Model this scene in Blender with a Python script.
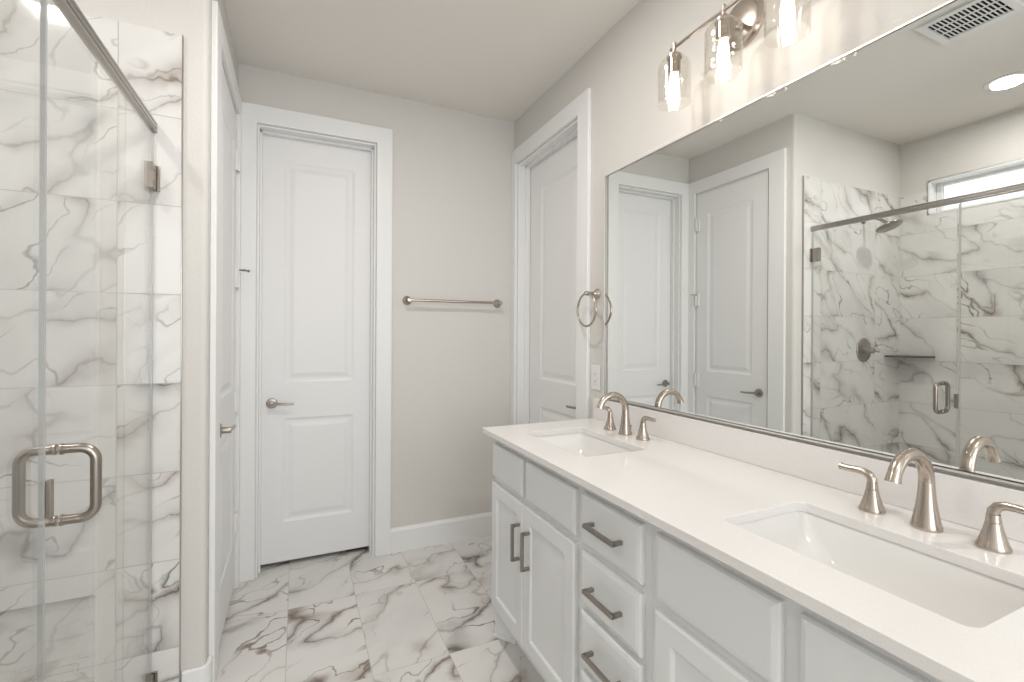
import bpy, bmesh, math, random
from mathutils import Vector, Matrix
PI = math.pi
for o in list(bpy.data.objects): bpy.data.objects.remove(o)
SC = bpy.context.scene
C = SC.collection

# ------------------------------------------------------------------ camera
F_PX, YAW, PITCH, ROLL, CX, CY, CAM_H = 466.764, 24.65, -0.041, -0.316, 511.955, 334.06, 1.322
a, t, r = map(math.radians, (YAW, PITCH, ROLL))
R0 = Vector((math.cos(a), -math.sin(a), 0))
F0 = Vector((math.sin(a) * math.cos(t), math.cos(a) * math.cos(t), math.sin(t)))
U0 = R0.cross(F0)
R1 = R0 * math.cos(r) - U0 * math.sin(r)
U1 = R0 * math.sin(r) + U0 * math.cos(r)
cam_data = bpy.data.cameras.new('camera')
cam = bpy.data.objects.new('camera', cam_data)
C.objects.link(cam)
M = Matrix((R1, U1, -F0)).transposed().to_4x4()
M.translation = Vector((0, 0, CAM_H))
cam.matrix_world = M
cam_data.sensor_width = 36
cam_data.lens = F_PX / 1024 * 36
cam_data.shift_y = -(341 - CY) / 1024
cam_data.clip_start = 0.02
SC.camera = cam

# ------------------------------------------------------------------ world, lights, exposure
SC.view_settings.view_transform = 'Standard'
SC.view_settings.look = 'None'
SC.view_settings.gamma = 1
SC.view_settings.use_curve_mapping = False
SC.view_settings.exposure = -0.2
w = bpy.data.worlds.new('sky')
SC.world = w
w.use_nodes = True
w.node_tree.nodes['Background'].inputs[0].default_value = (0.94, 0.97, 1.0, 1)
w.node_tree.nodes['Background'].inputs[1].default_value = 1.7

def area(name, loc, rot, sx, sy, power, col, shape='RECTANGLE', spread=PI):
    d = bpy.data.lights.new(name, 'AREA')
    d.shape = shape; d.size = sx
    if shape == 'RECTANGLE': d.size_y = sy
    d.energy = power; d.color = col; d.spread = spread
    o = bpy.data.objects.new(name, d)
    o.location = loc; o.rotation_euler = rot
    C.objects.link(o)
    return o
# fill light added at the unseen rear window, tinted like daylight
area('rear_fill', (0.42, -1.88, 1.55), (PI / 2, 0, 0), 1.5, 1.7, 31, (0.925, 0.965, 1.0))
# ceiling cans (discs modelled below): shower one real, other two added unseen for light
CANS = [(-0.99, 1.215, 8, (1, 0.97, 0.93)), (0.45, -0.75, 10, (1, 0.95, 0.90)), (0.38, 1.38, 15, (1, 0.95, 0.90))]
for x, y, pw, col in CANS:
    area('can_light', (x, y, 2.728), (0, 0, 0), 0.13, 0.13, pw, col, 'DISK')

# ------------------------------------------------------------------ measured room
XR, XM, YB, XL, YE, H, XS, XG = 1.318, 1.2955, 2.854, -0.2935, 1.961, 2.745, -1.484, -0.450
ZC = 2.540                    # top of the door casings
YSN = 0.437                   # near end of the shower
YREAR = -1.9

# ------------------------------------------------------------------ materials
def mat(name):
    m = bpy.data.materials.new(name); m.use_nodes = True
    nt = m.node_tree
    return m, nt, nt.nodes['Principled BSDF']
def simple(name, col, rough=0.5, metal=0.0, bump=None, spec=None, coat=None):
    m, nt, b = mat(name)
    b.inputs['Base Color'].default_value = (*col, 1)
    b.inputs['Roughness'].default_value = rough
    b.inputs['Metallic'].default_value = metal
    if spec is not None: b.inputs['Specular IOR Level'].default_value = spec
    if coat: b.inputs['Coat Weight'].default_value = coat; b.inputs['Coat Roughness'].default_value = 0.03
    if bump:
        sc, st, dist = bump
        tc = nt.nodes.new('ShaderNodeTexCoord')
        n = nt.nodes.new('ShaderNodeTexNoise'); n.inputs['Scale'].default_value = sc; n.inputs['Detail'].default_value = 3
        bp = nt.nodes.new('ShaderNodeBump'); bp.inputs['Strength'].default_value = st; bp.inputs['Distance'].default_value = dist
        nt.links.new(tc.outputs['Object'], n.inputs['Vector'])
        nt.links.new(n.outputs['Fac'], bp.inputs['Height'])
        nt.links.new(bp.outputs['Normal'], b.inputs['Normal'])
    return m
PAINT = simple('greige_wall_paint', (0.70, 0.681, 0.65), 0.6, bump=(90, 0.35, 0.003), spec=0.3)
CEIL = simple('ceiling_paint', (0.83, 0.795, 0.75), 0.75, bump=(90, 0.25, 0.003), spec=0.2)
TRIM = simple('white_trim_paint', (0.86, 0.865, 0.86), 0.38, bump=(40, 0.02, 0.001))
DOORW = simple('white_door_paint', (0.86, 0.859, 0.86), 0.42, bump=(120, 0.05, 0.001))
CAB = simple('white_cabinet_paint', (0.80, 0.81, 0.81), 0.4, bump=(150, 0.03, 0.001))
PORC = simple('white_porcelain', (0.80, 0.79, 0.77), 0.08, coat=0.5)
PLAST = simple('white_plastic', (0.82, 0.82, 0.81), 0.3, bump=(60, 0.01, 0.001))
DARK = simple('dark_void', (0.02, 0.02, 0.022), 0.8, bump=(20, 0.05, 0.001))
SEAL = simple('clear_vinyl_seal', (0.46, 0.46, 0.46), 0.15, bump=(60, 0.02, 0.001))
BLACKM = simple('dark_bronze_metal', (0.07, 0.065, 0.06), 0.35, 0.8, bump=(200, 0.03, 0.001))

def brushed(name, col, rough):
    m, nt, b = mat(name)
    b.inputs['Base Color'].default_value = (*col, 1)
    b.inputs['Metallic'].default_value = 1
    tc = nt.nodes.new('ShaderNodeTexCoord')
    mp = nt.nodes.new('ShaderNodeMapping'); mp.inputs['Scale'].default_value = (300, 300, 2500)
    n = nt.nodes.new('ShaderNodeTexNoise'); n.inputs['Scale'].default_value = 1; n.inputs['Detail'].default_value = 2
    mr = nt.nodes.new('ShaderNodeMapRange')
    mr.inputs['To Min'].default_value = rough - 0.02; mr.inputs['To Max'].default_value = rough + 0.03
    nt.links.new(tc.outputs['Object'], mp.inputs[0]); nt.links.new(mp.outputs[0], n.inputs['Vector'])
    nt.links.new(n.outputs['Fac'], mr.inputs[0]); nt.links.new(mr.outputs[0], b.inputs['Roughness'])
    return m
NICKEL = brushed('brushed_nickel', (0.50, 0.44, 0.385), 0.24)
NICKEL2 = brushed('satin_nickel_hardware', (0.36, 0.325, 0.29), 0.28)
PULLM = brushed('dark_nickel_pull', (0.34, 0.31, 0.28), 0.36)
STEEL = brushed('satin_steel_rail', (0.45, 0.425, 0.40), 0.28)
FRAMEM = brushed('silver_mirror_frame', (0.86, 0.85, 0.83), 0.45)

def mirror_mat():
    m, nt, b = mat('mirror_silver')
    b.inputs['Base Color'].default_value = (0.90, 0.915, 0.90, 1)
    b.inputs['Metallic'].default_value = 1
    b.inputs['Roughness'].default_value = 0.0
    return m
MIRROR = mirror_mat()

def glass_mat(name, tint, rough=0.0, bump=None, extra=1.0):
    # thin clear sheet: straight transmission plus Fresnel reflection from each face
    m = bpy.data.materials.new(name); m.use_nodes = True
    nt = m.node_tree; nt.nodes.clear()
    out = nt.nodes.new('ShaderNodeOutputMaterial')
    mix = nt.nodes.new('ShaderNodeMixShader')
    tr = nt.nodes.new('ShaderNodeBsdfTransparent'); tr.inputs[0].default_value = (*tint, 1)
    gl = nt.nodes.new('ShaderNodeBsdfGlossy'); gl.inputs['Roughness'].default_value = rough
    gl.inputs['Color'].default_value = (1, 1, 1, 1)
    fr = nt.nodes.new('ShaderNodeFresnel')
    ge = nt.nodes.new('ShaderNodeNewGeometry')
    mr = nt.nodes.new('ShaderNodeMapRange'); mr.inputs['To Min'].default_value = 1.5; mr.inputs['To Max'].default_value = 1 / 1.5
    mu = nt.nodes.new('ShaderNodeMath'); mu.operation = 'MULTIPLY'; mu.inputs[1].default_value = extra
    nt.links.new(ge.outputs['Backfacing'], mr.inputs[0]); nt.links.new(mr.outputs[0], fr.inputs['IOR'])
    nt.links.new(fr.outputs[0], mu.inputs[0]); nt.links.new(mu.outputs[0], mix.inputs[0])
    nt.links.new(tr.outputs[0], mix.inputs[1]); nt.links.new(gl.outputs[0], mix.inputs[2])
    nt.links.new(mix.outputs[0], out.inputs[0])
    if bump:
        tc = nt.nodes.new('ShaderNodeTexCoord'); v = nt.nodes.new('ShaderNodeTexVoronoi'); v.inputs['Scale'].default_value = bump
        bp = nt.nodes.new('ShaderNodeBump'); bp.inputs['Strength'].default_value = 0.4; bp.inputs['Distance'].default_value = 0.002
        nt.links.new(tc.outputs['Object'], v.inputs['Vector']); nt.links.new(v.outputs['Distance'], bp.inputs['Height'])
        nt.links.new(bp.outputs[0], gl.inputs['Normal'])
    return m
GLASS = glass_mat('shower_glass', (0.988, 0.993, 0.988))
SHADE = glass_mat('seeded_shade_glass', (0.97, 0.965, 0.95), 0.03, 90, 1.0)

def emis(name, col, s):
    m = bpy.data.materials.new(name); m.use_nodes = True
    nt = m.node_tree; b = nt.nodes['Principled BSDF']
    b.inputs['Base Color'].default_value = (0.9, 0.9, 0.9, 1)
    b.inputs['Emission Color'].default_value = (*col, 1)
    b.inputs['Emission Strength'].default_value = s
    return m
BULB = emis('lit_bulb', (1.0, 0.89, 0.79), 12)
LENS = emis('lit_downlight_lens', (1.0, 0.96, 0.9), 6)

def quartz():
    m, nt, b = mat('white_quartz')
    tc = nt.nodes.new('ShaderNodeTexCoord')
    n = nt.nodes.new('ShaderNodeTexNoise'); n.inputs['Scale'].default_value = 260; n.inputs['Detail'].default_value = 2
    cr = nt.nodes.new('ShaderNodeValToRGB')
    cr.color_ramp.elements[0].position = 0.35; cr.color_ramp.elements[0].color = (0.785, 0.767, 0.75, 1)
    cr.color_ramp.elements[1].position = 0.6; cr.color_ramp.elements[1].color = (0.81, 0.792, 0.775, 1)
    nt.links.new(tc.outputs['Object'], n.inputs['Vector']); nt.links.new(n.outputs['Fac'], cr.inputs[0])
    nt.links.new(cr.outputs[0], b.inputs['Base Color'])
    b.inputs['Roughness'].default_value = 0.14
    return m
QUARTZ = quartz()

def marble(name, cw, ch, ou, ov, vein=1.0, rough=0.12, base=(0.78, 0.769, 0.753), seed=0.0, grout=(0.50, 0.48, 0.45), brown=0.42):
    """Rectangular porcelain tiles with calacatta style veins; UV is in metres."""
    m, nt, b = mat(name)
    N, L = nt.nodes.new, nt.links.new
    def math_(op, a=None, b_=None, c=None, clamp=False):
        n = N('ShaderNodeMath'); n.operation = op; n.use_clamp = clamp
        for i, v in enumerate((a, b_, c)):
            if v is None: continue
            if isinstance(v, (int, float)): n.inputs[i].default_value = v
            else: L(v, n.inputs[i])
        return n.outputs[0]
    uv = N('ShaderNodeUVMap').outputs[0]
    sp = N('ShaderNodeSeparateXYZ'); L(uv, sp.inputs[0])
    u = math_('DIVIDE', math_('SUBTRACT', sp.outputs[0], ou), cw)
    v = math_('DIVIDE', math_('SUBTRACT', sp.outputs[1], ov), ch)
    iu, iv = math_('FLOOR', u), math_('FLOOR', v)
    fu, fv = math_('SUBTRACT', u, iu), math_('SUBTRACT', v, iv)
    du = math_('MULTIPLY', math_('MINIMUM', fu, math_('SUBTRACT', 1.0, fu)), cw)
    dv = math_('MULTIPLY', math_('MINIMUM', fv, math_('SUBTRACT', 1.0, fv)), ch)
    d = math_('MINIMUM', du, dv)
    g = math_('SUBTRACT', 1.0, math_('MULTIPLY', math_('SUBTRACT', d, 0.0008), 900.0, clamp=True), clamp=True)
    cell = N('ShaderNodeCombineXYZ'); L(iu, cell.inputs[0]); L(iv, cell.inputs[1]); cell.inputs[2].default_value = seed
    wn = N('ShaderNodeTexWhiteNoise'); wn.noise_dimensions = '3D'; L(cell.outputs[0], wn.inputs['Vector'])
    # random offset and a random turn per tile
    off = N('ShaderNodeVectorMath'); off.operation = 'MULTIPLY_ADD'
    L(wn.outputs['Color'], off.inputs[0]); off.inputs[1].default_value = (37, 41, 29); L(uv, off.inputs[2])
    rot = N('ShaderNodeVectorRotate'); rot.rotation_type = 'Z_AXIS'
    L(off.outputs[0], rot.inputs['Vector'])
    ang = math_('MULTIPLY_ADD', math_('FLOOR', math_('MULTIPLY', wn.outputs['Value'], 1.999)), PI, -0.62)
    ang2 = math_('ADD', ang, math_('MULTIPLY', math_('SUBTRACT', wn.outputs['Value'], 0.5), 0.5))
    L(ang2, rot.inputs['Angle'])
    P = rot.outputs[0]
    def noise(vec, sc, det=3, rgh=0.55, dist=0.0):
        n = N('ShaderNodeTexNoise'); n.inputs['Scale'].default_value = sc; n.inputs['Detail'].default_value = det
        n.inputs['Roughness'].default_value = rgh; n.inputs['Distortion'].default_value = dist
        L(vec, n.inputs['Vector']); return n
    def warp(vec, sc, amt, det=3):
        n = noise(vec, sc, det)
        s = N('ShaderNodeVectorMath'); s.operation = 'SUBTRACT'; L(n.outputs['Color'], s.inputs[0]); s.inputs[1].default_value = (0.5,) * 3
        q = N('ShaderNodeVectorMath'); q.operation = 'SCALE'; L(s.outputs[0], q.inputs[0]); q.inputs['Scale'].default_value = amt
        ad = N('ShaderNodeVectorMath'); ad.operation = 'ADD'; L(vec, ad.inputs[0]); L(q.outputs[0], ad.inputs[1]); return ad.outputs[0]
    W = warp(warp(P, 2.6, 0.22, 4), 15, 0.045, 5)
    st = N('ShaderNodeMapping'); st.inputs['Scale'].default_value = (1.0, 2.3, 1.0); L(W, st.inputs[0])
    def ridge(vec, sc, width, det=1.5):
        n = noise(vec, sc, det, 0.45)
        dd = math_('ABSOLUTE', math_('SUBTRACT', n.outputs['Fac'], 0.5))
        return math_('SUBTRACT', 1.0, math_('DIVIDE', dd, width), clamp=True)
    area_n = noise(P, 2.6, 2)                                   # where veins gather
    gate = N('ShaderNodeMapRange'); gate.inputs['From Min'].default_value = 0.42; gate.inputs['From Max'].default_value = 0.62
    L(area_n.outputs['Fac'], gate.inputs[0])
    r1 = math_('POWER', ridge(st.outputs[0], 1.7, 0.0125), 0.7)
    r1 = math_('MULTIPLY', r1, math_('MULTIPLY_ADD', gate.outputs[0], 0.75, 0.25))
    st2 = N('ShaderNodeMapping'); st2.inputs['Scale'].default_value = (1.5, 3.2, 1.0); st2.inputs['Location'].default_value = (5, 9, 2)
    L(W, st2.inputs[0])
    r2 = math_('MULTIPLY', ridge(st2.outputs[0], 2.4, 0.014), math_('MULTIPLY', gate.outputs[0], 0.85))
    r3 = math_('MULTIPLY', math_('POWER', ridge(st.outputs[0], 1.7, 0.11), 2.8), math_('MULTIPLY_ADD', gate.outputs[0], 0.72, 0.03))
    cl = noise(st.outputs[0], 1.3, 4, 0.6)
    cloud = N('ShaderNodeMapRange'); cloud.inputs['From Min'].default_value = 0.5; cloud.inputs['From Max'].default_value = 0.8
    L(cl.outputs['Fac'], cloud.inputs[0])
    vv = math_('MULTIPLY', math_('MAXIMUM', math_('MAXIMUM', r1, r2), r3, clamp=True), vein, clamp=True)
    hue = noise(P, 3.5, 1)
    vc = N('ShaderNodeValToRGB')
    vc.color_ramp.elements[0].position = brown; vc.color_ramp.elements[0].color = (0.15, 0.145, 0.135, 1)
    vc.color_ramp.elements[1].position = brown + 0.2; vc.color_ramp.elements[1].color = (0.22, 0.16, 0.12, 1)
    L(hue.outputs['Fac'], vc.inputs[0])
    m0 = N('ShaderNodeMix'); m0.data_type = 'RGBA'
    m0.inputs[6].default_value = (*base, 1); m0.inputs[7].default_value = (base[0] * .86, base[1] * .86, base[2] * .86, 1)
    L(cloud.outputs[0], m0.inputs[0])
    m1 = N('ShaderNodeMix'); m1.data_type = 'RGBA'
    L(vv, m1.inputs[0]); L(m0.outputs[2], m1.inputs[6]); L(vc.outputs[0], m1.inputs[7])
    m2 = N('ShaderNodeMix'); m2.data_type = 'RGBA'
    L(g, m2.inputs[0]); L(m1.outputs[2], m2.inputs[6]); m2.inputs[7].default_value = (*grout, 1)
    L(m2.outputs[2], b.inputs['Base Color'])
    L(math_('MULTIPLY_ADD', g, 0.5, rough), b.inputs['Roughness'])
    bp = N('ShaderNodeBump'); bp.inputs['Strength'].default_value = 0.5; bp.inputs['Distance'].default_value = 0.001
    L(math_('SUBTRACT', 1.0, g), bp.inputs['Height']); L(bp.outputs[0], b.inputs['Normal'])
    return m
M_FLOOR = marble('marble_floor_tile', 0.306, 0.610, -0.037, 1.855, 1.45, 0.28, base=(0.745, 0.735, 0.715), seed=3.0, grout=(0.56, 0.54, 0.51), brown=0.34)
M_WALL = marble('marble_wall_tile', 0.61, 0.305, -0.545, 0.230, 1.15, 0.12, seed=11.0, brown=0.40)
M_WALL2 = marble('marble_wall_tile_side', 0.61, 0.305, 1.62, 0.230, 1.2, 0.12, seed=23.0, brown=0.38)

# ------------------------------------------------------------------ mesh helpers
ORG = {}
class MB:
    def __init__(s, T=None):
        s.v, s.f, s.s, s.T = [], [], [], T or Matrix.Identity(4)
    def add(s, vs, fs, smooth=False):
        n = len(s.v)
        s.v += [s.T @ Vector(p) for p in vs]
        s.f += [tuple(i + n for i in q) for q in fs]; s.s += [smooth] * len(fs)
        return s
    def box(s, x0, x1, y0, y1, z0, z1):
        x0, x1 = sorted((x0, x1)); y0, y1 = sorted((y0, y1)); z0, z1 = sorted((z0, z1))
        return s.add([(x0, y0, z0), (x1, y0, z0), (x1, y1, z0), (x0, y1, z0), (x0, y0, z1), (x1, y0, z1), (x1, y1, z1), (x0, y1, z1)],
                     [(0, 3, 2, 1), (4, 5, 6, 7), (0, 1, 5, 4), (1, 2, 6, 5), (2, 3, 7, 6), (3, 0, 4, 7)])
    def prism(s, pts, z0, z1):
        n = len(pts)
        return s.add([(x, y, z0) for x, y in pts] + [(x, y, z1) for x, y in pts],
                     [tuple(range(n))[::-1], tuple(range(n, 2 * n))] + [(i, (i + 1) % n, (i + 1) % n + n, i + n) for i in range(n)])
    def lathe(s, prof, c, axis=(0, 0, 1), seg=32, cap=True):
        """prof = [(radius, height)] turned about axis through c"""
        ax = Vector(axis).normalized()
        e1 = ax.orthogonal().normalized(); e2 = ax.cross(e1)
        c = Vector(c); vs = []
        for rr, h in prof:
            for k in range(seg):
                q = 2 * PI * k / seg
                vs.append(c + ax * h + (e1 * math.cos(q) + e2 * math.sin(q)) * max(rr, 1e-5))
        fs = []
        for i in range(len(prof) - 1):
            for k in range(seg):
                k2 = (k + 1) % seg
                fs.append((i * seg + k, i * seg + k2, (i + 1) * seg + k2, (i + 1) * seg + k))
        if cap:
            fs.append(tuple(range(seg))[::-1]); fs.append(tuple(range((len(prof) - 1) * seg, len(prof) * seg)))
        return s.add(vs, fs, True)
    def tube(s, pts, rad, seg=16, cap=True, closed=False, squash=1.0):
        pts = [Vector(p) for p in pts]
        n = len(pts)
        rads = rad if isinstance(rad, (list, tuple)) else [rad] * n
        def tan(i):
            if closed: return (pts[(i + 1) % n] - pts[i - 1]).normalized()
            return (pts[min(i + 1, n - 1)] - pts[max(i - 1, 0)]).normalized()
        t0 = tan(0); e = t0.orthogonal().normalized()
        if abs(t0.z) < 0.99 : e = (Vector((0, 0, 1)) - t0 * t0.z).normalized()
        vs = []
        for i in range(n):
            ti = tan(i); e = (e - ti * e.dot(ti)).normalized(); g = ti.cross(e)
            for k in range(seg):
                q = 2 * PI * k / seg
                vs.append(pts[i] + (e * math.cos(q) * squash + g * math.sin(q)) * rads[i])
        fs = []
        for i in range(n if closed else n - 1):
            j = (i + 1) % n
            for k in range(seg):
                k2 = (k + 1) % seg
                fs.append((i * seg + k, i * seg + k2, j * seg + k2, j * seg + k))
        if cap and not closed:
            fs.append(tuple(range(seg))[::-1]); fs.append(tuple(range((n - 1) * seg, n * seg)))
        return s.add(vs, fs, True)
    def front(s, x0, x1, z0, z1, panels, prof, edge=None, thick=0.035, back=True):
        """slab whose face (towards -y at y=0) carries panels; prof = [(inset, depth)]; edge = [(inset, depth)] for the slab rim"""
        rim = edge or [(0, 0)]
        e0 = rim[-1]
        X0, X1, Z0, Z1 = x0 + e0[0], x1 - e0[0], z0 + e0[0], z1 - e0[0]
        y = e0[1]
        if panels:
            px0, px1 = panels[0][0], panels[0][1]
            xs = [X0, px0, px1, X1]
            zs = [Z0] + sorted(q for p in panels for q in p[2:4]) + [Z1]
            for i in range(3):
                for j in range(len(zs) - 1):
                    a0, a1, b0, b1 = xs[i], xs[i + 1], zs[j], zs[j + 1]
                    if i == 1 and j % 2 == 1:
                        lp = [(0, 0)] + list(prof)
                        vs = []
                        for ins, dp in lp:
                            vs += [(a0 + ins, y + dp, b0 + ins), (a1 - ins, y + dp, b0 + ins), (a1 - ins, y + dp, b1 - ins), (a0 + ins, y + dp, b1 - ins)]
                        fs = []
                        for q in range(len(lp) - 1):
                            for k in range(4):
                                fs.append((q * 4 + k, q * 4 + (k + 1) % 4, q * 4 + 4 + (k + 1) % 4, q * 4 + 4 + k))
                        q = len(lp) * 4 - 4
                        fs.append((q, q + 1, q + 2, q + 3))
                        s.add(vs, fs)
                    else:
                        s.add([(a0, y, b0), (a1, y, b0), (a1, y, b1), (a0, y, b1)], [(0, 1, 2, 3)])
        else:
            s.add([(X0, y, Z0), (X1, y, Z0), (X1, y, Z1), (X0, y, Z1)], [(0, 1, 2, 3)])
        loops = [(0, thick)] + list(rim)
        vs = []
        for ins, dp in loops:
            vs += [(x0 + ins, dp, z0 + ins), (x1 - ins, dp, z0 + ins), (x1 - ins, dp, z1 - ins), (x0 + ins, dp, z1 - ins)]
        fs = [(3, 2, 1, 0)]
        for q in range(len(loops) - 1):
            for k in range(4):
                fs.append((q * 4 + k, q * 4 + (k + 1) % 4, q * 4 + 4 + (k + 1) % 4, q * 4 + 4 + k))
        return s.add(vs, fs)

def box_uv(me):
    uv = me.uv_layers.new(name='UVMap')
    for p in me.polygons:
        n = p.normal; ax = max(range(3), key=lambda i: abs(n[i]))
        for li in p.loop_indices:
            co = me.vertices[me.loops[li].vertex_index].co
            uv.data[li].uv = {0: (co.y, co.z), 1: (co.x, co.z), 2: (co.x, co.y)}[ax]

def obj(name, mb, m, parent=None, bevel=0.0, label=None, uv=False, seg=2):
    org = ORG.get(parent.name, Vector()) if parent else Vector()
    me = bpy.data.meshes.new(name)
    me.from_pydata([tuple(v) for v in mb.v], [], mb.f)
    me.polygons.foreach_set('use_smooth', mb.s)
    me.update()
    if uv: box_uv(me)
    bm = bmesh.new(); bm.from_mesh(me)
    bmesh.ops.remove_doubles(bm, verts=bm.verts, dist=1e-5)
    bmesh.ops.recalc_face_normals(bm, faces=bm.faces)
    bmesh.ops.translate(bm, verts=bm.verts, vec=-org)
    bm.to_mesh(me); bm.free()
    if any(mb.s): me.set_sharp_from_angle(angle=math.radians(38))
    me.materials.append(m)
    o = bpy.data.objects.new(name, me); C.objects.link(o)
    if parent: o.parent = parent
    ORG[o.name] = org
    if bevel:
        md = o.modifiers.new('bevel', 'BEVEL'); md.width = bevel; md.segments = seg; md.limit_method = 'ANGLE'; md.angle_limit = math.radians(40)
        md.harden_normals = False
    if label: o['label'] = label
    return o
def thing(name, label, cat, loc, group=None):
    o = bpy.data.objects.new(name, None); o.empty_display_size = 0.05
    C.objects.link(o); o.location = loc; ORG[o.name] = Vector(loc)
    o['label'] = label; o['category'] = cat
    if group: o['group'] = group
    return o
def sthing(name, label, cat, loc):
    o = thing(name, label, cat, loc); o['kind'] = 'structure'; return o
def struct(name, mb, m, label, cat, **k):
    o = obj(name, mb, m, None, **k); o['kind'] = 'structure'; o['label'] = label; o['category'] = cat; return o
def tag(o, label, cat, group=None):
    o['label'] = label; o['category'] = cat
    if group: o['group'] = group
    return o
def copy_tree(o, parent=None):
    c = o.copy(); C.objects.link(c)
    if parent: c.parent = parent
    for ch in list(o.children): copy_tree(ch, c)
    return c
def place(x, y, z=0, deg=0): return Matrix.Translation((x, y, z)) @ Matrix.Rotation(math.radians(deg), 4, 'Z')
def arc(cx, cy, rr, a0, a1, n): return [(cx + rr * math.cos(math.radians(a0 + (a1 - a0) * i / n)), cy + rr * math.sin(math.radians(a0 + (a1 - a0) * i / n))) for i in range(n + 1)]
def rrect(x0, x1, y0, y1, rr, n=6):
    return arc(x1 - rr, y1 - rr, rr, 0, 90, n) + arc(x0 + rr, y1 - rr, rr, 90, 180, n) + arc(x0 + rr, y0 + rr, rr, 180, 270, n) + arc(x1 - rr, y0 + rr, rr, 270, 360, n)

# ------------------------------------------------------------------ room shell
WT = 0.12
floor = struct('floor', MB().box(-1.72, 1.55, -2.1, 3.4, -0.06, 0), M_FLOOR, 'white marble look floor in long rectangular tiles with brown veins', 'floor', uv=True)
ceil = struct('ceiling', MB().box(-1.72, 1.55, -2.1, 3.4, H, H + 0.08), CEIL, 'flat greige painted ceiling', 'ceiling')

D1 = dict(a=-0.200, b=0.416, top=2.44)          # door 1 opening in the back wall (x)
D3 = dict(a=2.045, b=2.790, top=2.44)           # door 3 opening in the right wall (y)
D2 = dict(a=2.135, b=2.770, top=2.44)           # door 2 opening in the left wall (y)
# back wall with an opening
b = MB()
b.box(XL, D1['a'], YB, YB + WT, 0, H).box(D1['b'], XR, YB, YB + WT, 0, H).box(D1['a'], D1['b'], YB, YB + WT, D1['top'], H)
struct('wall_back', b, PAINT, 'greige back wall between the closed door and the right corner', 'wall')
b = MB()
b.box(XR, XR + WT, YREAR, D3['a'], 0, H).box(XR, XR + WT, D3['b'], YB + WT, 0, H).box(XR, XR + WT, D3['a'], D3['b'], D3['top'], H)
struct('wall_right', b, PAINT, 'greige right wall behind the vanity and mirror', 'wall')
b = MB()
b.box(XL - WT, XL, YE + .06, D2['a'], 0, H).box(XL - WT, XL, D2['b'], YB + WT, 0, H).box(XL - WT, XL, D2['a'], D2['b'], D2['top'], H)
struct('wall_left', b, PAINT, 'greige left wall holding the closed narrow door', 'wall')
# end wall of the shower, its outer corner rounded
b = MB()
b.prism([(XS - .12, YE), ] + arc(XL - .018, YE + .018, .018, -90, 0, 8) + [(XL, YE + .06), (XL - .001, YE + WT), (XS - .12, YE + WT)], 0, H)
we = struct('wall_shower_end', b, PAINT, 'greige wall end with rounded corner beside the shower', 'wall')
obj('tile_cladding', MB().box(XS, -0.369, YE - .010, YE + .001, 0, 2.35), M_WALL, we, uv=True, label='white marble look tile with grey veins in stacked courses')
obj('edge_trim', MB().box(-0.369, -0.366, YE - .0115, YE + .001, 0, 2.352), STEEL, we, label='thin metal edge strip ending the tile')
# shower back wall with a high window opening
W1 = dict(y0=0.62, y1=1.785, z0=2.180, z1=2.420)
b = MB()
b.box(XS - WT, XS, YREAR, W1['y0'], 0, H).box(XS - WT, XS, W1['y1'], YE, 0, H).box(XS - WT, XS, W1['y0'], W1['y1'], 0, W1['z0']).box(XS - WT, XS, W1['y0'], W1['y1'], W1['z1'], H)
ws = struct('wall_shower_back', b, PAINT, 'shower back wall of marble tile below a high slot window', 'wall')
b = MB(); T = 0.010
b.box(XS - .001, XS + T, YSN, W1['y0'], 0, 2.35).box(XS - .001, XS + T, W1['y1'], YE - T, 0, 2.35).box(XS - .001, XS + T, W1['y0'], W1['y1'], 0, W1['z0'])
obj('tile_cladding', b, M_WALL2, ws, uv=True, label='white marble look tile with brown and grey veins')
b = MB().box(XS, XG + .02, YSN - .11, YSN, 0, H)
wn_ = struct('wall_shower_near', b, PAINT, 'greige wall closing the near end of the shower', 'wall')
obj('tile_cladding', MB().box(XS, XG - .03, YSN, YSN + .01, 0, 2.35), M_WALL, wn_, uv=True)
struct('wall_entry_left', MB().box(XG - .1, XG + .02, YREAR, YSN - .11, 0, H), PAINT, 'greige wall left of the entry behind the camera', 'wall')
# rear wall with an unseen wide window added to admit fill light
b = MB(); RW = (-0.34, 1.18, 0.68, 2.42)
b.box(XG - .1, RW[0], YREAR - WT, YREAR, 0, H).box(RW[1], XR + WT, YREAR - WT, YREAR, 0, H).box(RW[0], RW[1], YREAR - WT, YREAR, 0, RW[2]).box(RW[0], RW[1], YREAR - WT, YREAR, RW[3], H)
struct('wall_rear', b, PAINT, 'greige wall with an added wide window behind the camera', 'wall')
wr = sthing('added_window', 'wide white framed window added in the rear wall for fill light', 'window', (0.42, YREAR - .06, RW[2]))
b = MB()
b.box(RW[0], RW[1], YREAR - .09, YREAR - .04, RW[2], RW[2] + .05).box(RW[0], RW[1], YREAR - .09, YREAR - .04, RW[3] - .05, RW[3])
b.box(RW[0], RW[0] + .05, YREAR - .09, YREAR - .04, RW[2], RW[3]).box(RW[1] - .05, RW[1], YREAR - .09, YREAR - .04, RW[2], RW[3]).box(.40, .44, YREAR - .09, YREAR - .04, RW[2], RW[3])
obj('window_frame', b, PLAST, wr, bevel=.004)
obj('window_pane', MB().box(RW[0] + .05, RW[1] - .05, YREAR - .068, YREAR - .062, RW[2] + .05, RW[3] - .05), GLASS, wr)
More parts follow.
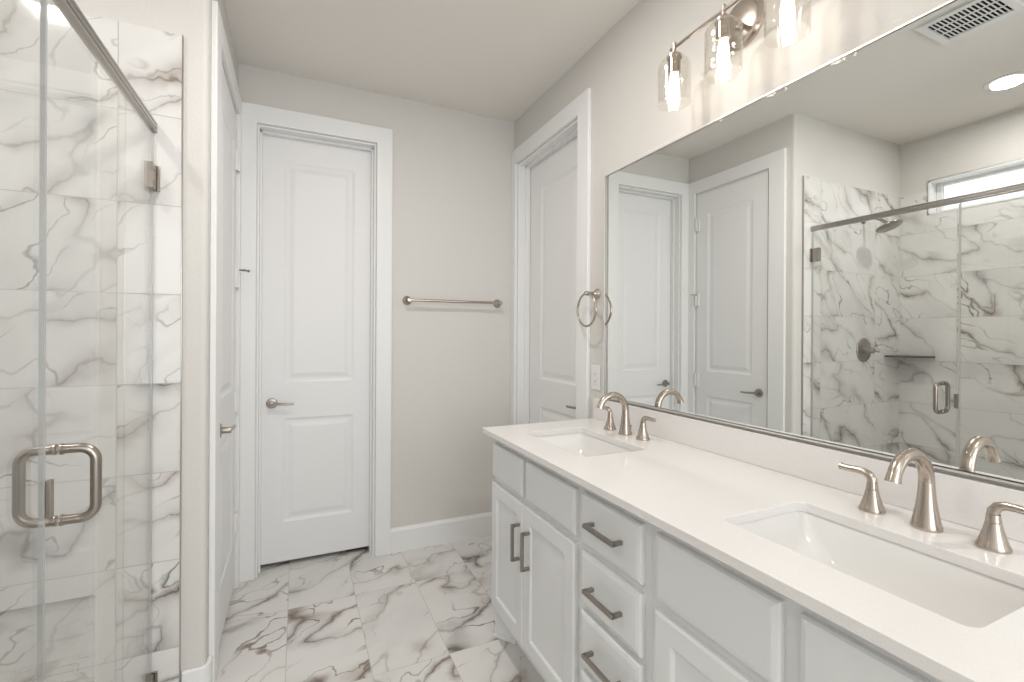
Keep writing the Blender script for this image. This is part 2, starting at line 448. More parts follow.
# unseen walls added behind the three doors so that no daylight leaks past
b = MB().box(-.5, .75, YB + .42, YB + .46, 0, H).box(-.54, -.5, YB + WT, YB + .46, 0, H).box(.75, .79, YB + WT, YB + .46, 0, H)
struct('wall_blocker_back', b, PAINT, 'unseen wall added behind the tall door to block daylight', 'wall')
b = MB().box(XR + WT, XR + .2, 1.9, 1.94, 0, H).box(XR + .2, XR + .23, 1.9, YB + WT + .3, 0, H)
struct('wall_blocker_right', b, PAINT, 'unseen wall added behind the right hand door to block daylight', 'wall')
struct('wall_blocker_left', MB().box(XL - .5, XL - .46, YE + WT, YB + .46, 0, H), PAINT, 'unseen wall added behind the left hand door to block daylight', 'wall')

# shower window
wi = sthing('window_1', 'narrow white horizontal slot window high in the tiled shower wall', 'window', (XS - .06, 1.2, W1['z0']))
y0, y1, z0, z1 = W1['y0'], W1['y1'], W1['z0'], W1['z1']
b = MB().box(XS - .115, XS + .012, y0, y0 + .012, z0, z1).box(XS - .115, XS + .012, y1 - .012, y1, z0, z1)
b.box(XS - .115, XS + .012, y0, y1, z0, z0 + .012).box(XS - .115, XS + .012, y0, y1, z1 - .012, z1)
obj('window_liner', b, TRIM, wi, bevel=.002)
b = MB(); xa, xb = XS - .105, XS - .075
b.box(xa, xb, y0 + .012, y0 + .042, z0 + .012, z1 - .012).box(xa, xb, y1 - .042, y1 - .012, z0 + .012, z1 - .012)
b.box(xa, xb, y0 + .042, y1 - .042, z0 + .012, z0 + .034).box(xa, xb, y0 + .042, y1 - .042, z1 - .034, z1 - .012)
obj('window_frame', b, PLAST, wi, bevel=.003)
obj('window_pane', MB().box(xa + .012, xa + .018, y0 + .042, y1 - .042, z0 + .034, z1 - .034), GLASS, wi)

# ------------------------------------------------------------------ doors
PPROF = [(.006, .003), (.016, .0065), (.028, .0065), (.052, .0012)]
def casing(mb, x0, x1, top, wl, wr_, th=0.020):
    """U shaped flat casing with a small inner step; local x along the wall, front to -y"""
    pts = [(x0 - wl, 0), (x0 - wl, ZC), (x1 + wr_, ZC), (x1 + wr_, 0), (x1 + .004, 0), (x1 + .004, top + .004), (x0 - .004, top + .004), (x0 - .004, 0)]
    q = [(0, 1, 6, 7), (1, 2, 5, 6), (2, 3, 4, 5)]
    mb.add([(x, -th, z) for x, z in pts] + [(x, 0, z) for x, z in pts],
           q + [tuple(i + 8 for i in f)[::-1] for f in q] + [(i, (i + 1) % 8, (i + 1) % 8 + 8, i + 8) for i in range(8)])
def door(nm, T, w, panels, setback, wl, wr_, label, cat_loc, handle_x, handle_z, lever_dir, flush, leaf_w=None):
    top = 2.44
    d = sthing(nm, label, 'door', cat_loc)
    c = MB(T); casing(c, 0, w, top, wl, wr_)
    obj('door_casing', c, TRIM, d, bevel=.003)
    j = MB(T)
    j.box(-.001, .008, 0, WT, 0, top).box(w - .008, w + .001, 0, WT, 0, top).box(.008, w - .008, 0, WT, top - .008, top + .001)
    if flush: j.box(.012, .024, .045, .08, 0, top - .012).box(w - .024, w - .012, .045, .08, 0, top - .012).box(.012, w - .012, .045, .08, top - .024, top - .012)
    else: j.box(.008, .018, setback - .036, setback - .002, 0, top - .008).box(w - .018, w - .008, setback - .036, setback - .002, 0, top - .008).box(.008, w - .008, setback - .036, setback - .002, top - .020, top - .008)
    obj('door_jamb', j, TRIM, d, bevel=.0015)
    Tl = T @ Matrix.Translation((0, setback, 0))
    f = MB(Tl).front(.011, w - .011, .026, top - .011, panels, PPROF, edge=[(0, .0015), (.0015, 0)], thick=.035)
    leaf = obj('door_leaf', f, DOORW, d)
    h = MB(Tl)
    h.lathe([(.0, -.000), (.026, -.0005), (.029, -.003), (.029, -.008), (.026, -.011), (.013, -.012), (.0125, -.042), (.011, -.046), (0, -.047)], (handle_x, 0, handle_z), (0, 1, 0), 28, cap=False)
    s = lever_dir
    h.tube([(handle_x - s * .008, -.038, handle_z), (handle_x + s * .02, -.042, handle_z), (handle_x + s * .05, -.045, handle_z - .002), (handle_x + s * .085, -.046, handle_z - .004), (handle_x + s * .112, -.044, handle_z - .004)],
           [.0105, .0095, .0085, .008, .0075], 12, squash=.8)
    obj('door_lever', h, NICKEL2, leaf, label='brushed nickel lever handle on a round rose')
    return d, leaf
# door 1, back wall (faces -Y), set back in its jamb
D1w = D1['b'] - D1['a']
dx = -D1['a']
door('door_1', place(D1['a'], YB), D1w, [(-.072 + dx, .306 + dx, .248, .836), (-.072 + dx, .306 + dx, 1.038, 2.290)], .085, .084, .094,
     'tall white two panel door in the back wall', (0.1, YB, 0), -.130 + dx, .925, 1, False)
# door 3, right wall (faces -X): local x runs to -Y
D3w = D3['b'] - D3['a']
door('door_3', place(XR, D3['b'], 0, -90), D3w, [(.165, D3w - .150, .250, .862), (.150, D3w - .150, 1.035, 2.255)], .085, .063, .105,
     'white panelled door in the right wall past the vanity', (XR, 2.4, 0), D3w - .068, .925, -1, False)
# door 2, left wall (faces +X): local x runs to +Y, leaf flush with the room
D2w = D2['b'] - D2['a']
d2, leaf2 = door('door_2', place(XL, D2['a'], 0, 90), D2w, [(.125, D2w - .115, .250, .850), (.125, D2w - .115, 1.040, 2.270)], -.004, .119, .082,
     'narrow white two panel door in the left wall, seen edge on', (XL, 2.45, 0), .066, .925, 1, True)
for hz in (2.195, 1.600, .967, .350):
    hb = MB().lathe([(.0065, -.05), (.0065, .05)], (XL + .017, D2['b'] - .010, hz), (0, 0, 1), 12)
    for k in (-.018, .018): hb.lathe([(.0072, -.001), (.0072, .001)], (XL + .017, D2['b'] - .010, hz + k), (0, 0, 1), 12)
    hb.box(XL - .001, XL + .0165, D2['b'] - .040, D2['b'] - .012, hz - .05, hz + .05)
    obj('hinge', hb, PLAST, leaf2, label='painted white hinge')
sb = MB().tube([(XL + .017, D2['b'] - .010, 1.640), (XL + .048, D2['b'] - .045, 1.640), (XL + .062, D2['b'] - .060, 1.632)], .0032, 10)
sb.lathe([(.007, 0), (.007, .006)], (XL + .062, D2['b'] - .060, 1.632), (1, -1, 0), 12)
sb.tube([(XL + .017, D2['b'] - .010, 1.640), (XL + .030, D2['b'] - .0, 1.640), (XL + .046, D2['b'] + .014, 1.640)], .003, 10)
obj('door_stop', sb, NICKEL2, leaf2, label='small nickel hinge pin door stop')

# ------------------------------------------------------------------ baseboards
def base_profile(mb, x0, x1, h=.147, th=.015):
    mb.add([(x0, 0, 0), (x0, -th, 0), (x0, -th, h - .018), (x0, -.008, h - .006), (x0, -.006, h), (x0, 0, h),
            (x1, 0, 0), (x1, -th, 0), (x1, -th, h - .018), (x1, -.008, h - .006), (x1, -.006, h), (x1, 0, h)],
           [(0, 1, 2, 3, 4, 5), (11, 10, 9, 8, 7, 6)] + [(i, (i + 1) % 6, (i + 1) % 6 + 6, i + 6) for i in range(6)])
b = MB(place(D1['b'] + .094, YB)); base_profile(b, 0, XR - D1['b'] - .094)
struct('baseboard_back', b, TRIM, 'white baseboard along the back wall under the towel bar', 'baseboard')
# rounded baseboard wrapping the shower wall end
prof = [(-0.362, YE - .015)] + arc(XL - .018, YE + .018, .033, -90, 0, 10) + [(XL + .015, D2['a'] - .119)]
inner = [(XL, D2['a'] - .119)] + arc(XL - .018, YE + .018, .018, 0, -90, 10) + [(-0.362, YE)]
b = MB().prism(prof + inner, 0, .138)
struct('baseboard_corner', b, TRIM, 'white baseboard bending round the rounded wall corner by the shower', 'baseboard', bevel=.004)
b = MB(place(XR, D3['a'] - .105, 0, -90)); base_profile(b, 0, .03)
struct('baseboard_right', b, TRIM, 'short white baseboard beside the vanity end', 'baseboard')

# ------------------------------------------------------------------ shower
struct('trim_1', MB().box(XG - .06, XG + .05, YSN, YE - .010, 0, .045), M_WALL2, 'marble topped curb under the shower glass', 'curb', uv=True, bevel=.004)
SEAM = 1.202
rail = MB()
rail.box(XG - .010, XG + .010, YSN + .011, YE - .012, 1.998, 2.030)
for zz in (2.001, 2.027):
    rail.lathe([(.0035, 0), (.0035, YE - .024 - YSN)], (XG + .010, YSN + .012, zz), (0, 1, 0), 8)
rail.box(XG + .0095, XG + .0125, YSN + .012, YE - .013, 2.009, 2.019)
tag(obj('shower_rail', rail, STEEL, bevel=.003), 'brushed steel header rail running above the shower glass', 'rail')
sd = thing('shower_door', 'clear glass shower door with square steel pull hung from the tiled end wall', 'shower door', (XG, YE - .03, .058))
obj('glass_panel', MB().box(XG - .004, XG + .004, SEAM + .004, YE - .022, .058, 1.990), GLASS, sd)
obj('edge_seal', MB().box(XG - .0044, XG + .0044, SEAM - .002, SEAM + .0038, .058, 1.990), SEAL, sd, bevel=.0008, label='clear vinyl strip on the meeting edge')
obj('edge_seal', MB().box(XG - .003, XG + .003, YE - .0215, YE - .0135, .058, 1.990), SEAL, sd, bevel=.0008, label='slim clear seal at the hinge side')
def pull(side):
    y = SEAM + .070; zb, zt, dpt, rr = .929, 1.077, .056, .027
    x = XG + side * .005
    X = lambda q: x + side * q
    pts = [(X(0), y, zt), (X(.012), y, zt), (X(dpt - rr), y, zt)]
    pts += [(X(dpt - rr + rr * math.sin(math.radians(k))), y, zt - rr + rr * math.cos(math.radians(k))) for k in range(10, 91, 10)]
    pts += [(X(dpt), y, zb + rr + .02)]
    pts += [(X(dpt - rr + rr * math.cos(math.radians(k))), y, zb + rr - rr * math.sin(math.radians(k))) for k in range(0, 91, 10)]
    pts += [(X(.012), y, zb), (X(0), y, zb)]
    m = MB().tube(pts, .0098, 18)
    for zz in (zb, zt): m.lathe([(.0118, 0), (.0118, .004), (.0098, .006)], (XG + side * .004, y, zz), (side, 0, 0), 18)
    return m
obj('pull_handle', pull(1), NICKEL2, sd, label='outer steel D pull')
obj('pull_handle', pull(-1), NICKEL2, sd, label='inner steel D pull seen through the glass')
for hz in (1.842, .122):
    hb = MB().box(XG - .012, XG + .012, YE - .062, YE - .024, hz - .043, hz + .043)
    hb.box(XG - .021, XG + .021, YE - .016, YE - .0102, hz - .043, hz + .043)
    hb.box(XG - .008, XG + .008, YE - .030, YE - .012, hz - .028, hz + .028)
    hb.lathe([(.009, -.030), (.009, .030)], (XG, YE - .024, hz), (0, 0, 1), 16)
    for q in (-.02, .02): hb.lathe([(.005, 0), (.005, .0015), (.001, .002)], (XG + .012, YE - .046, hz + q), (1, 0, 0), 12)
    obj('hinge', hb, NICKEL2, sd, bevel=.0015, label='square steel glass hinge')
sp_ = thing('glass_screen', 'fixed clear glass screen left of the steel pull handles', 'glass screen', (XG, .8, .0465))
obj('glass_panel', MB().box(XG - .004, XG + .004, YSN + .012, SEAM - .004, .048, 1.996), GLASS, sp_)
obj('edge_strip', MB().box(XG - .0042, XG + .0042, SEAM - .0038, SEAM - .0022, .048, 1.996), SEAL, sp_)
cb = MB().box(XG + .0045, XG + .013, SEAM + .001, SEAM + .016, .956, 1.030)
obj('catch_clip', cb, NICKEL2, sd, bevel=.0015, label='small flat steel clip on the glass edge')

# shower head
hd = thing('rain_shower', 'round steel rain shower head on a short wall arm', 'shower head', (-1.01, YE - .01, 2.13))
obj('wall_flange', MB().lathe([(.0, 0), (.030, 0), (.030, .004), (.022, .009), (.012, .012), (0, .012)], (-1.01, YE - .010, 2.135), (0, -1, 0), 24, cap=False), NICKEL2, hd)
arm = [(-1.01, YE - .012, 2.135), (-1.012, YE - .04, 2.137), (-1.015, YE - .075, 2.134), (-1.018, YE - .115, 2.115), (-1.02, YE - .150, 2.085)]
obj('shower_arm', MB().tube(arm, .0105, 14), NICKEL2, hd)
nrm = Vector((0, -.36, -.93)).normalized()
c0 = Vector((-1.02, YE - .155, 2.080))
obj('spray_head', MB().lathe([(0, -.006), (.014, -.004), (.016, .006), (.022, .012), (.070, .017), (.077, .021), (.077, .026), (.073, .029), (0, .031)], c0, nrm, 36, cap=False), NICKEL2, hd)
# valve
vv = thing('shower_valve', 'round steel shower valve with lever on the tiled wall', 'valve', (-1.022, YE - .01, 1.221))
obj('valve_plate', MB().lathe([(0, 0), (.083, 0), (.085, .003), (.080, .008), (.040, .010), (0, .010)], (-1.022, YE - .010, 1.221), (0, -1, 0), 40, cap=False), NICKEL2, vv)
hb = MB().lathe([(.030, .010), (.028, .030), (.022, .034), (.022, .062), (.018, .068), (0, .069)], (-1.022, YE - .010, 1.221), (0, -1, 0), 28, cap=False)
hb.tube([(-1.022, YE - .062, 1.221), (-1.058, YE - .068, 1.215), (-1.098, YE - .070, 1.210)], [.009, .0075, .006], 12)
obj('valve_lever', hb, NICKEL2, vv)
# corner shelf
pts = [(XS + .0105, YE - .0105), (XS + .0105, YE - .225)] + [(XS + .0105 + .205 * math.sin(q * PI / 16), YE - .0105 - .215 * math.cos(q * PI / 16)) for q in range(1, 8)] + [(XS + .150 + .06, YE - .0105)]
tag(obj('corner_shelf', MB().prism(pts, 1.168, 1.180), BLACKM, bevel=.002), 'thin dark corner shelf in the tiled shower corner', 'shelf')

# ------------------------------------------------------------------ towel bar, ring, outlet
tb = thing('towel_bar', 'long brushed nickel towel bar on the back wall', 'towel bar', (.893, YB, 1.52))
for x in (.592 + .012, 1.199):
    p = MB().lathe([(0, 0), (.026, 0), (.028, .003), (.027, .007), (.020, .012), (.012, .020), (.0105, .045), (.0125, .052), (.0125, .066), (.010, .072), (0, .073)], (x, YB, 1.521), (0, -1, 0), 28, cap=False)
    obj('mount', p, NICKEL, tb)
obj('bar', MB().lathe([(0, -.014), (.006, -.010), (.0085, 0), (.0085, .595), (.006, .607), (0, .612)], (.604, YB - .060, 1.521), (1, 0, 0), 18, cap=False), NICKEL, tb)
tr_ = thing('towel_ring', 'brushed nickel towel ring between the door casing and the mirror', 'towel ring', (XR, 1.880, 1.517))
p = MB().lathe([(0, 0), (.024, 0), (.026, .003), (.024, .008), (.014, .018), (.0095, .030), (.009, .050), (.011, .055), (.011, .070), (.008, .074), (0, .075)], (XR, 1.880, 1.517), (-1, 0, 0), 28, cap=False)
obj('mount', p, NICKEL, tr_)
rc = Vector((XR - .064, 1.880, 1.517 - .078)); rg = []
RR = .079
yaw_r = math.radians(1)
for k in range(48):
    q = 2 * PI * k / 48
    rg.append(rc + Vector((math.sin(yaw_r) * RR * math.cos(q), math.cos(yaw_r) * RR * math.cos(q), RR * math.sin(q))))
obj('ring', MB().tube(rg, .0052, 12, closed=True), NICKEL, tr_)
ou = thing('outlet', 'white wall outlet plate left of the mirror above the counter', 'outlet', (XR, 1.886, 1.112))
obj('cover_plate', MB().box(XR - .006, XR, 1.850, 1.923, 1.052, 1.172), PLAST, ou, bevel=.003)
ob_ = obj('receptacle', MB().box(XR - .0085, XR - .006, 1.869, 1.904, 1.077, 1.147), PLAST, ou, bevel=.001)
sl = MB()
for zz in (1.096, 1.130):
    for yy in (1.880, 1.893): sl.box(XR - .0088, XR - .0084, yy - .001, yy + .001, zz - .004, zz + .004)
    sl.box(XR - .0088, XR - .0084, 1.8845, 1.8885, zz - .012, zz - .009)
obj('slots', sl, DARK, ob_, label='dark plug slots')

# ------------------------------------------------------------------ mirror
MY0, MY1, MZ0, MZ1 = 0.20, 1.797, 1.027, 2.058
mi = thing('wall_mirror', 'large rectangular mirror in a thin silver frame above the vanity', 'mirror', (XR, 1.0, MZ0))
obj('mirror_glass', MB().box(XM, XR - .001, MY0 + .008, MY1 - .008, MZ0 + .008, MZ1 - .008), MIRROR, mi)
b = MB(); fw = .005
b.box(XM - .0025, XR, MY0, MY1, MZ0, MZ0 + fw).box(XM - .0025, XR, MY0, MY1, MZ1 - fw, MZ1)
b.box(XM - .0025, XR, MY0, MY0 + fw, MZ0 + fw, MZ1 - fw).box(XM - .0025, XR, MY1 - fw, MY1, MZ0 + fw, MZ1 - fw)
obj('frame', b, FRAMEM, mi, bevel=.0015)

# ------------------------------------------------------------------ vanity light
LY = [1.247, 1.040, 0.833]; LX = 1.190
vl = thing('vanity_light', 'three bulb nickel wall light with clear glass shades above the mirror', 'wall light', (XR, 1.035, 2.33))
obj('back_plate', MB().lathe([(0, 0), (.078, 0), (.080, .004), (.078, .010), (.066, .014), (.064, .020), (.050, .024), (0, .025)], (XR, 1.072, 2.335), (-1, 0, 0), 40, cap=False), NICKEL, vl)
b = MB().tube([(XR - .02, 1.072, 2.335), (XR - .07, 1.072, 2.336), (LX + .004, 1.055, 2.327)], .007, 14)
b.tube([(XR - .02, 1.072, 2.315), (XR - .045, 1.072, 2.305), (XR - .06, 1.072, 2.325), (LX + .004, 1.055, 2.325)], .005, 10)
obj('support_arm', b, NICKEL, vl)
obj('cross_bar', MB().lathe([(.0055, -.225), (.0055, .225)], (LX, 1.040, 2.324), (0, 1, 0), 14), NICKEL, vl)
for y in LY:
    sh = MB().lathe([(.006, .345 - .05), (.0065, .340)], (LX, y, 2.0), (0, 0, 1), 14)
    sh.lathe([(0, .300), (.020, .299), (.026, .294), (.026, .285), (.021, .283), (.021, .235), (.017, .231), (0, .231)], (LX, y, 2.0), (0, 0, 1), 24, cap=False)
    s_o = obj('lamp_holder', sh, NICKEL, vl)
    g = [(q, h - .004 if h > .2 else h + .012) for q, h in [(.022, .288), (.030, .288), (.042, .284), (.050, .275), (.0545, .262), (.0555, .245), (.0555, .118), (.0565, .114), (.0545, .113), (.0535, .118), (.0535, .245), (.0525, .260), (.048, .272), (.041, .280), (.030, .285), (.022, .285)]]
    obj('glass_shade', MB().lathe(g, (LX, y, 2.0), (0, 0, 1), 40, cap=False), SHADE, s_o)
    bl = [(0, .232), (.012, .230), (.0135, .222), (.016, .208), (.0175, .190), (.0175, .165), (.015, .148), (.009, .138), (0, .135)]
    obj('bulb', MB().lathe(bl, (LX, y, 2.0), (0, 0, 1), 24, cap=False), BULB, s_o, label='glowing tubular bulb')

# ------------------------------------------------------------------ vanity
XF, YV1, YV0 = .768, 1.880, .183
CT, CB = .916, .894
def facade(mb, ya, yb, z0, z1, panels=None, prof=None, edge=None, proud=.019):
    """slab on the cabinet face: from y=ya (far) to y=yb (near)"""
    m = MB(place(XF - .0, ya, 0, -90)); w_ = ya - yb
    pl = [(p[0], w_ - p[0], z0 + p[1], z1 - p[1]) for p in panels] if panels else None
    m.front(0, w_, z0, z1, pl, prof or [], edge, thick=proud)
    mb.add(m.v, m.f)
    return mb
EDGE = [(0, .008), (.004, .003), (.014, 0)]
DEDGE = [(0, .005), (.006, 0)]
SHK = [(.004, .001), (.011, .007)]
def pull_bar(y0_, z0_, y1_, z1_):
    p0, p1 = Vector((XF, y0_, z0_)), Vector((XF, y1_, z1_))
    d = (p1 - p0).normalized(); s = Vector((1, 0, 0)); n = d.cross(s)
    m = MB(); w_ = .0055
    def bar(a_, b_, wd, e1, e2):
        vs = [q + e1 * i * wd + e2 * j * wd for q in (a_, b_) for i, j in ((-1, -1), (1, -1), (1, 1), (-1, 1))]
        m.add(vs, [(0, 1, 2, 3), (7, 6, 5, 4)] + [(k, (k + 1) % 4, (k + 1) % 4 + 4, k + 4) for k in range(4)])
    o = Vector((-.030, 0, 0))
    bar(p0 + o - d * w_, p1 + o + d * w_, w_, s, n)
    bar(p0 + Vector((-.0002, 0, 0)), p0 + o, w_, d, n); bar(p1 + Vector((-.0002, 0, 0)), p1 + o, w_, d, n)
    return m
def carcass(ya, yb, end=False):
    m = MB()
    m.box(XF + .019, XF + .038, yb, ya, .115, CB - .001)        # face frame
    m.box(XF + .038, XR - .002, yb, yb + .016, .115, CB - .001).box(XF + .038, XR - .002, ya - .016, ya, .115, CB - .001)
    m.box(XF + .038, XR - .002, yb + .016, ya - .016, .115, .133).box(XR - .008, XR - .002, yb + .016, ya - .016, .133, CB - .001)
    return m
G = 'painted vanity cabinets in a row along the right wall'
XK = .855
def toe(ya, yb): return MB().box(XK, XK + .016, yb, ya, 0, .116)
# far sink base
c1 = thing('sink_cabinet', 'white two door sink cabinet at the far end of the vanity', 'cabinet', (1.05, 1.54, 0), G)
YA, YBb = YV1, 1.198
obj('carcass', carcass(YA, YBb + .0008), CAB, c1)
b = MB().box(XK, XK + .016, YBb + .001, YA - .08, 0, .114)
b.prism([(XF + .020, YA), (XF + .032, YA), (XK + .016, YA - .075), (XK + .016, YA - .095), (XK, YA - .088)], 0, .1149)
b.box(XF + .022, XR - .002, YA - .016, YA - .0005, 0, .114)
obj('toe_kick', b, TRIM, c1, bevel=.0015)
b = MB().prism([(XF + .010, YA + .001), (XF + .020, YA + .001), (XK + .001, YA - .083), (XK - .010, YA - .090)], 0, .018)
obj('shoe_moulding', b, TRIM, c1, bevel=.003)
for ya, yb in ((1.878, 1.583), (1.556, 1.214)):
    obj('false_front', facade(MB(), ya, yb, .706, .849, edge=EDGE), CAB, c1)
for ya, yb, py, lab in ((1.878, 1.570, 1.596, None), (1.566, 1.214, 1.512, None)):
    dd = obj('door', facade(MB(), ya, yb, .147, .682, [(.052, .052)], SHK, DEDGE), CAB, c1)
    obj('pull', pull_bar(py, .598, py, .470), PULLM, dd, bevel=.001, label='dark nickel bar pull')
# drawer base
c2 = thing('drawer_cabinet', 'white cabinet of stacked drawers in the middle of the vanity', 'cabinet', (1.05, 1.04, 0), G)
YA2, YB2 = 1.198, .888
obj('carcass', carcass(YA2, YB2 + .0008), CAB, c2)
obj('toe_kick', toe(YA2 - .0005, YB2 + .0005), TRIM, c2)
for z0_, z1_ in ((.703, .852), (.522, .680), (.342, .502), (.147, .322)):
    dr = obj('drawer', facade(MB(), 1.178, .912, z0_, z1_, edge=EDGE), CAB, c2)
    zc_ = (z0_ + z1_) / 2 - {.852: 0, .680: .009, .502: .012, .322: 0}[z1_]
    obj('pull', pull_bar(1.110, zc_ + .003, .983, zc_ + .003), PULLM, dr, bevel=.001, label='dark nickel bar pull')
# near sink base
c3 = thing('sink_cabinet', 'white two door sink cabinet nearest the camera under the big sink', 'cabinet', (1.05, .53, 0), G)
YA3, YB3 = .888, YV0
obj('carcass', carcass(YA3, YB3), CAB, c3)
obj('toe_kick', toe(YA3 - .0005, YB3), TRIM, c3)
for ya, yb in ((.862, .548), (.513, .199)):
    obj('false_front', facade(MB(), ya, yb, .697, .852, edge=EDGE), CAB, c3)
    dd = obj('door', facade(MB(), ya, yb, .147, .672, [(.052, .052)], SHK, DEDGE), CAB, c3)
    py = yb + .03 if ya > .8 else ya - .03
    obj('pull', pull_bar(py, .582, py, .448), PULLM, dd, bevel=.001, label='dark nickel bar pull')
# countertop with two cut-outs
ct = thing('countertop', 'long white quartz vanity top with two sink cut-outs', 'countertop', (1.03, 1.03, CB))
CX0, CX1, CY0, CY1 = .727, XR - .0003, .172, 1.887
SX0, SX1 = .852, 1.122
SINKS = [(1.510, .213), (.530, .213)]
holes = [rrect(SX0, SX1, cy - hw, cy + hw, .022) for cy, hw in SINKS]
bm = bmesh.new()
def ring_edges(pts, z):
    vs = [bm.verts.new((x, y, z)) for x, y in pts]
    return vs, [bm.edges.new((vs[i], vs[(i + 1) % len(vs)])) for i in range(len(vs))]
outer = [(CX0, CY0), (CX1, CY0), (CX1, CY1), (CX0, CY1)]
rings = {}
for z in (CB, CT):
    es = []
    for i, pts in enumerate([outer] + holes):
        vs, e = ring_edges(pts, z); rings[(i, z)] = vs; es += e
    bmesh.ops.triangle_fill(bm, use_beauty=True, edges=es)
for i in range(3):
    A, B = rings[(i, CB)], rings[(i, CT)]
    for k in range(len(A)):
        bm.faces.new((A[k], A[(k + 1) % len(A)], B[(k + 1) % len(A)], B[k]))
bm.verts.index_update()
slab = MB().add([v.co.copy() for v in bm.verts], [tuple(v.index for v in f.verts) for f in bm.faces])
bm.free()
obj('slab', slab, QUARTZ, ct, bevel=.0015)
tag(obj('backsplash', MB().box(XR - .020, XR - .0003, CY0, CY1, CT + .0002, 1.017), QUARTZ, bevel=.0015), 'low white quartz backsplash strip between the vanity top and the mirror', 'backsplash')

# sinks
def make_sink(cy, hw, label):
    s = thing('sink', label, 'sink', (.987, cy, CB), 'undermount sinks in the vanity top')
    m = MB()
    x0, x1, y0_, y1_ = SX0 - .004, SX1 + .004, cy - hw - .004, cy + hw + .004
    loops = []
    # inner surface: x inset, y inset, z, corner radius
    prof_ = [(-.02, -.02, CB - .0005, .05), (0, 0, CB - .0005, .026), (.003, .004, CB - .010, .028), (.008, .016, CB - .045, .042), (.018, .045, CB - .085, .05), (.034, .085, CB - .112, .055), (.060, .120, CB - .124, .05), (.085, .160, CB - .128, .04)]
    for ix, iy, z, rr in prof_: loops.append([(x, y, z) for x, y in rrect(x0 + ix, x1 - ix, y0_ + iy, y1_ - iy, rr, 8)])
    outp = [(.075, .150, CB - .142, .05), (.02, .075, CB - .125, .05), (-.004, -.002, CB - .06, .04), (-.006, -.006, CB - .012, .04), (-.02, -.02, CB - .010, .05)]
    lo2 = [[(x, y, z) for x, y in rrect(x0 + ix, x1 - ix, y0_ + iy, y1_ - iy, rr, 8)] for ix, iy, z, rr in outp]
    n = len(loops[0])
    vs = [p for l in loops for p in l]; fs = []
    for i in range(len(loops) - 1):
        for k in range(n): fs.append((i * n + k, i * n + (k + 1) % n, (i + 1) * n + (k + 1) % n, (i + 1) * n + k))
    fs.append(tuple(range((len(loops) - 1) * n, len(loops) * n)))
    b0 = len(vs); vs += [p for l in lo2 for p in l]
    fs.append(tuple(range(b0, b0 + n))[::-1])
    for i in range(len(lo2) - 1):
        for k in range(n): fs.append((b0 + i * n + k, b0 + i * n + (k + 1) % n, b0 + (i + 1) * n + (k + 1) % n, b0 + (i + 1) * n + k))
    q = b0 + (len(lo2) - 1) * n
    for k in range(n): fs.append((q + k, q + (k + 1) % n, (k + 1) % n, k))
    m.add(vs, fs, True)
    obj('basin', m, PORC, s)
    obj('drain', MB().lathe([(0, 0), (.024, .0), (.024, .003), (.018, .004), (.016, .002), (0, .003)], (1.02, cy, CB - .1282), (0, 0, 1), 24, cap=False), NICKEL, s)
    return s
make_sink(*SINKS[0], 'white rectangular undermount sink at the far end of the vanity top')
make_sink(*SINKS[1], 'large white rectangular undermount sink nearest the camera')

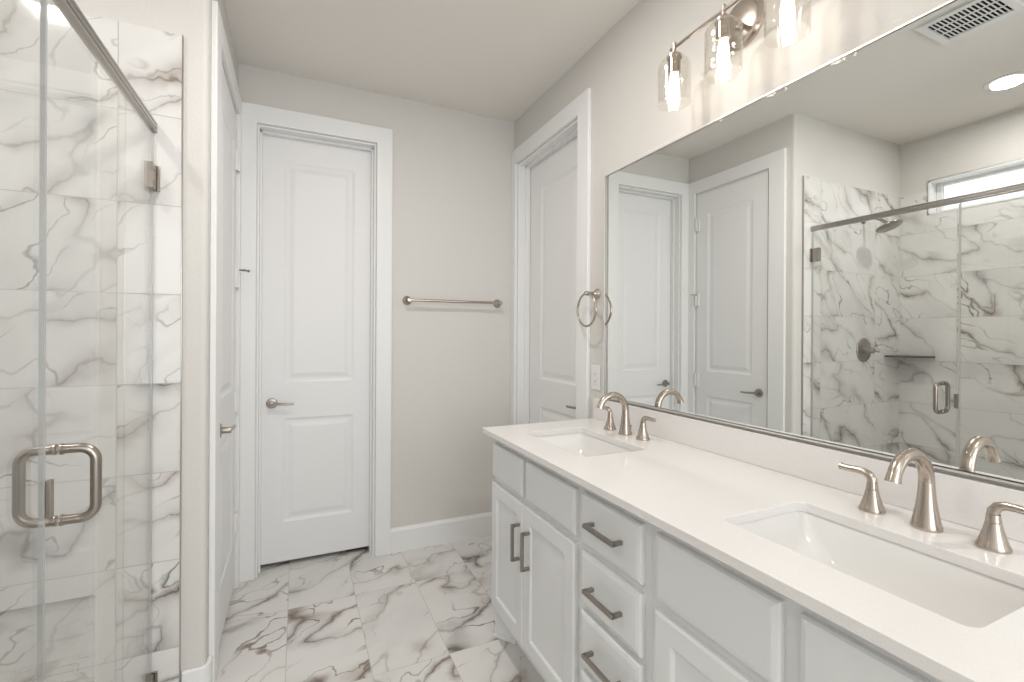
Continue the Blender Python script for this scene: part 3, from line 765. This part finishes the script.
# faucets
def make_faucet(label, cy):
    f = thing('faucet', label, 'faucet', (1.212, cy, CT), 'brushed nickel widespread faucets')
    m = MB()
    fx = 1.211
    m.lathe([(0, 0), (.0265, 0), (.0272, .002), (.0268, .007), (.0250, .012), (.0222, .026), (.0192, .042), (.0168, .060), (.0150, .080), (.0140, .097)], (fx, cy, CT), (0, 0, 1), 32, cap=False)
    Rr = .0635; zc = CT + .099
    pts = [(fx, cy, CT + .094), (fx, cy, CT + .100)]
    rad = [.0140, .0139]
    for k in range(0, 169, 8):
        q = math.radians(k); pts.append((fx - Rr + Rr * math.cos(q), cy, zc + Rr * math.sin(q))); rad.append(.0138 - .0016 * k / 168)
    rad[-1] = .0142; rad[-2] = .0130
    m.tube(pts, rad, 24)
    obj('spout', m, NICKEL, f)
    obj('lift_rod', MB().lathe([(.002, 0), (.002, .030), (.0034, .031), (.0034, .036), (0, .037)], (fx + .0285, cy, CT), (0, 0, 1), 12, cap=False), NICKEL, f)
    for s in (1, -1):
        y = cy + s * .104
        h = MB().lathe([(0, 0), (.0250, 0), (.0257, .002), (.0252, .006), (.0232, .010), (.0192, .022), (.0152, .036), (.0122, .050), (.0113, .0505), (.0113, .052), (.0118, .0525), (.0102, .066)], (1.213, y, CT), (0, 0, 1), 28, cap=False)
        lp = [(1.213, y, CT + .062), (1.213, y, CT + .072), (1.213, y + s * .006, CT + .0815), (1.213, y + s * .017, CT + .0865), (1.212, y + s * .032, CT + .087), (1.210, y + s * .050, CT + .0865), (1.208, y + s * .068, CT + .0875)]
        h.tube(lp, [.0102, .0100, .0094, .0088, .0084, .0080, .0084], 18, squash=.85)
        obj('handle', h, NICKEL, f)
    return f
f1 = make_faucet('brushed nickel faucet with two levers behind the far sink', 1.530)
f2 = copy_tree(f1); f2['label'] = 'brushed nickel faucet with two levers behind the sink nearest the camera'
f2.location = (1.212, .531, CT)

# ------------------------------------------------------------------ ceiling fittings
for i, (x, y, pw, col) in enumerate(CANS):  # last two fittings are unseen, added to brighten the room
    lab = ['recessed round ceiling light above the shower', 'added unseen round ceiling light behind the camera', 'added unseen round ceiling light over the room centre'][i]
    dl = thing('downlight', lab, 'ceiling light', (x, y, H), 'recessed ceiling lights')
    obj('trim_ring', MB().lathe([(.068, .004), (.070, -.004), (.092, -.0065), (.096, -.003), (.096, 0), (.068, .0)], (x, y, H), (0, 0, 1), 40, cap=False), PLAST, dl)
    obj('lens', MB().lathe([(0, -.0005), (.069, -.0005), (.069, -.003), (0, -.0032)], (x, y, H), (0, 0, 1), 40, cap=False), LENS, dl)
ve = thing('ceiling_vent', 'white square slotted exhaust vent on the ceiling seen in the mirror', 'vent', (-.12, 1.05, H))
vx0, vx1, vy0, vy1 = -.250, .010, .902, 1.189
b = MB()
b.box(vx0, vx1, vy0, vy0 + .03, H - .012, H).box(vx0, vx1, vy1 - .03, vy1, H - .012, H).box(vx0, vx0 + .03, vy0 + .03, vy1 - .03, H - .012, H).box(vx1 - .03, vx1, vy0 + .03, vy1 - .03, H - .012, H)
obj('frame', b, PLAST, ve, bevel=.003)
obj('dark_opening', MB().box(vx0 + .03, vx1 - .03, vy0 + .03, vy1 - .03, H - .0012, H - .0002), DARK, ve)
b = MB(); ww = (vx1 - vx0 - .06) / 3
for k in (1, 2): b.box(vx0 + .03 + ww * k - .004, vx0 + .03 + ww * k + .004, vy0 + .03, vy1 - .03, H - .008, H - .005)
ns = 15; st = (vy1 - vy0 - .06) / ns
for k in range(1, ns): b.box(vx0 + .03, vx1 - .03, vy0 + .03 + st * k - st * .17, vy0 + .03 + st * k + st * .17, H - .007, H - .005)
obj('grille', b, PLAST, ve)
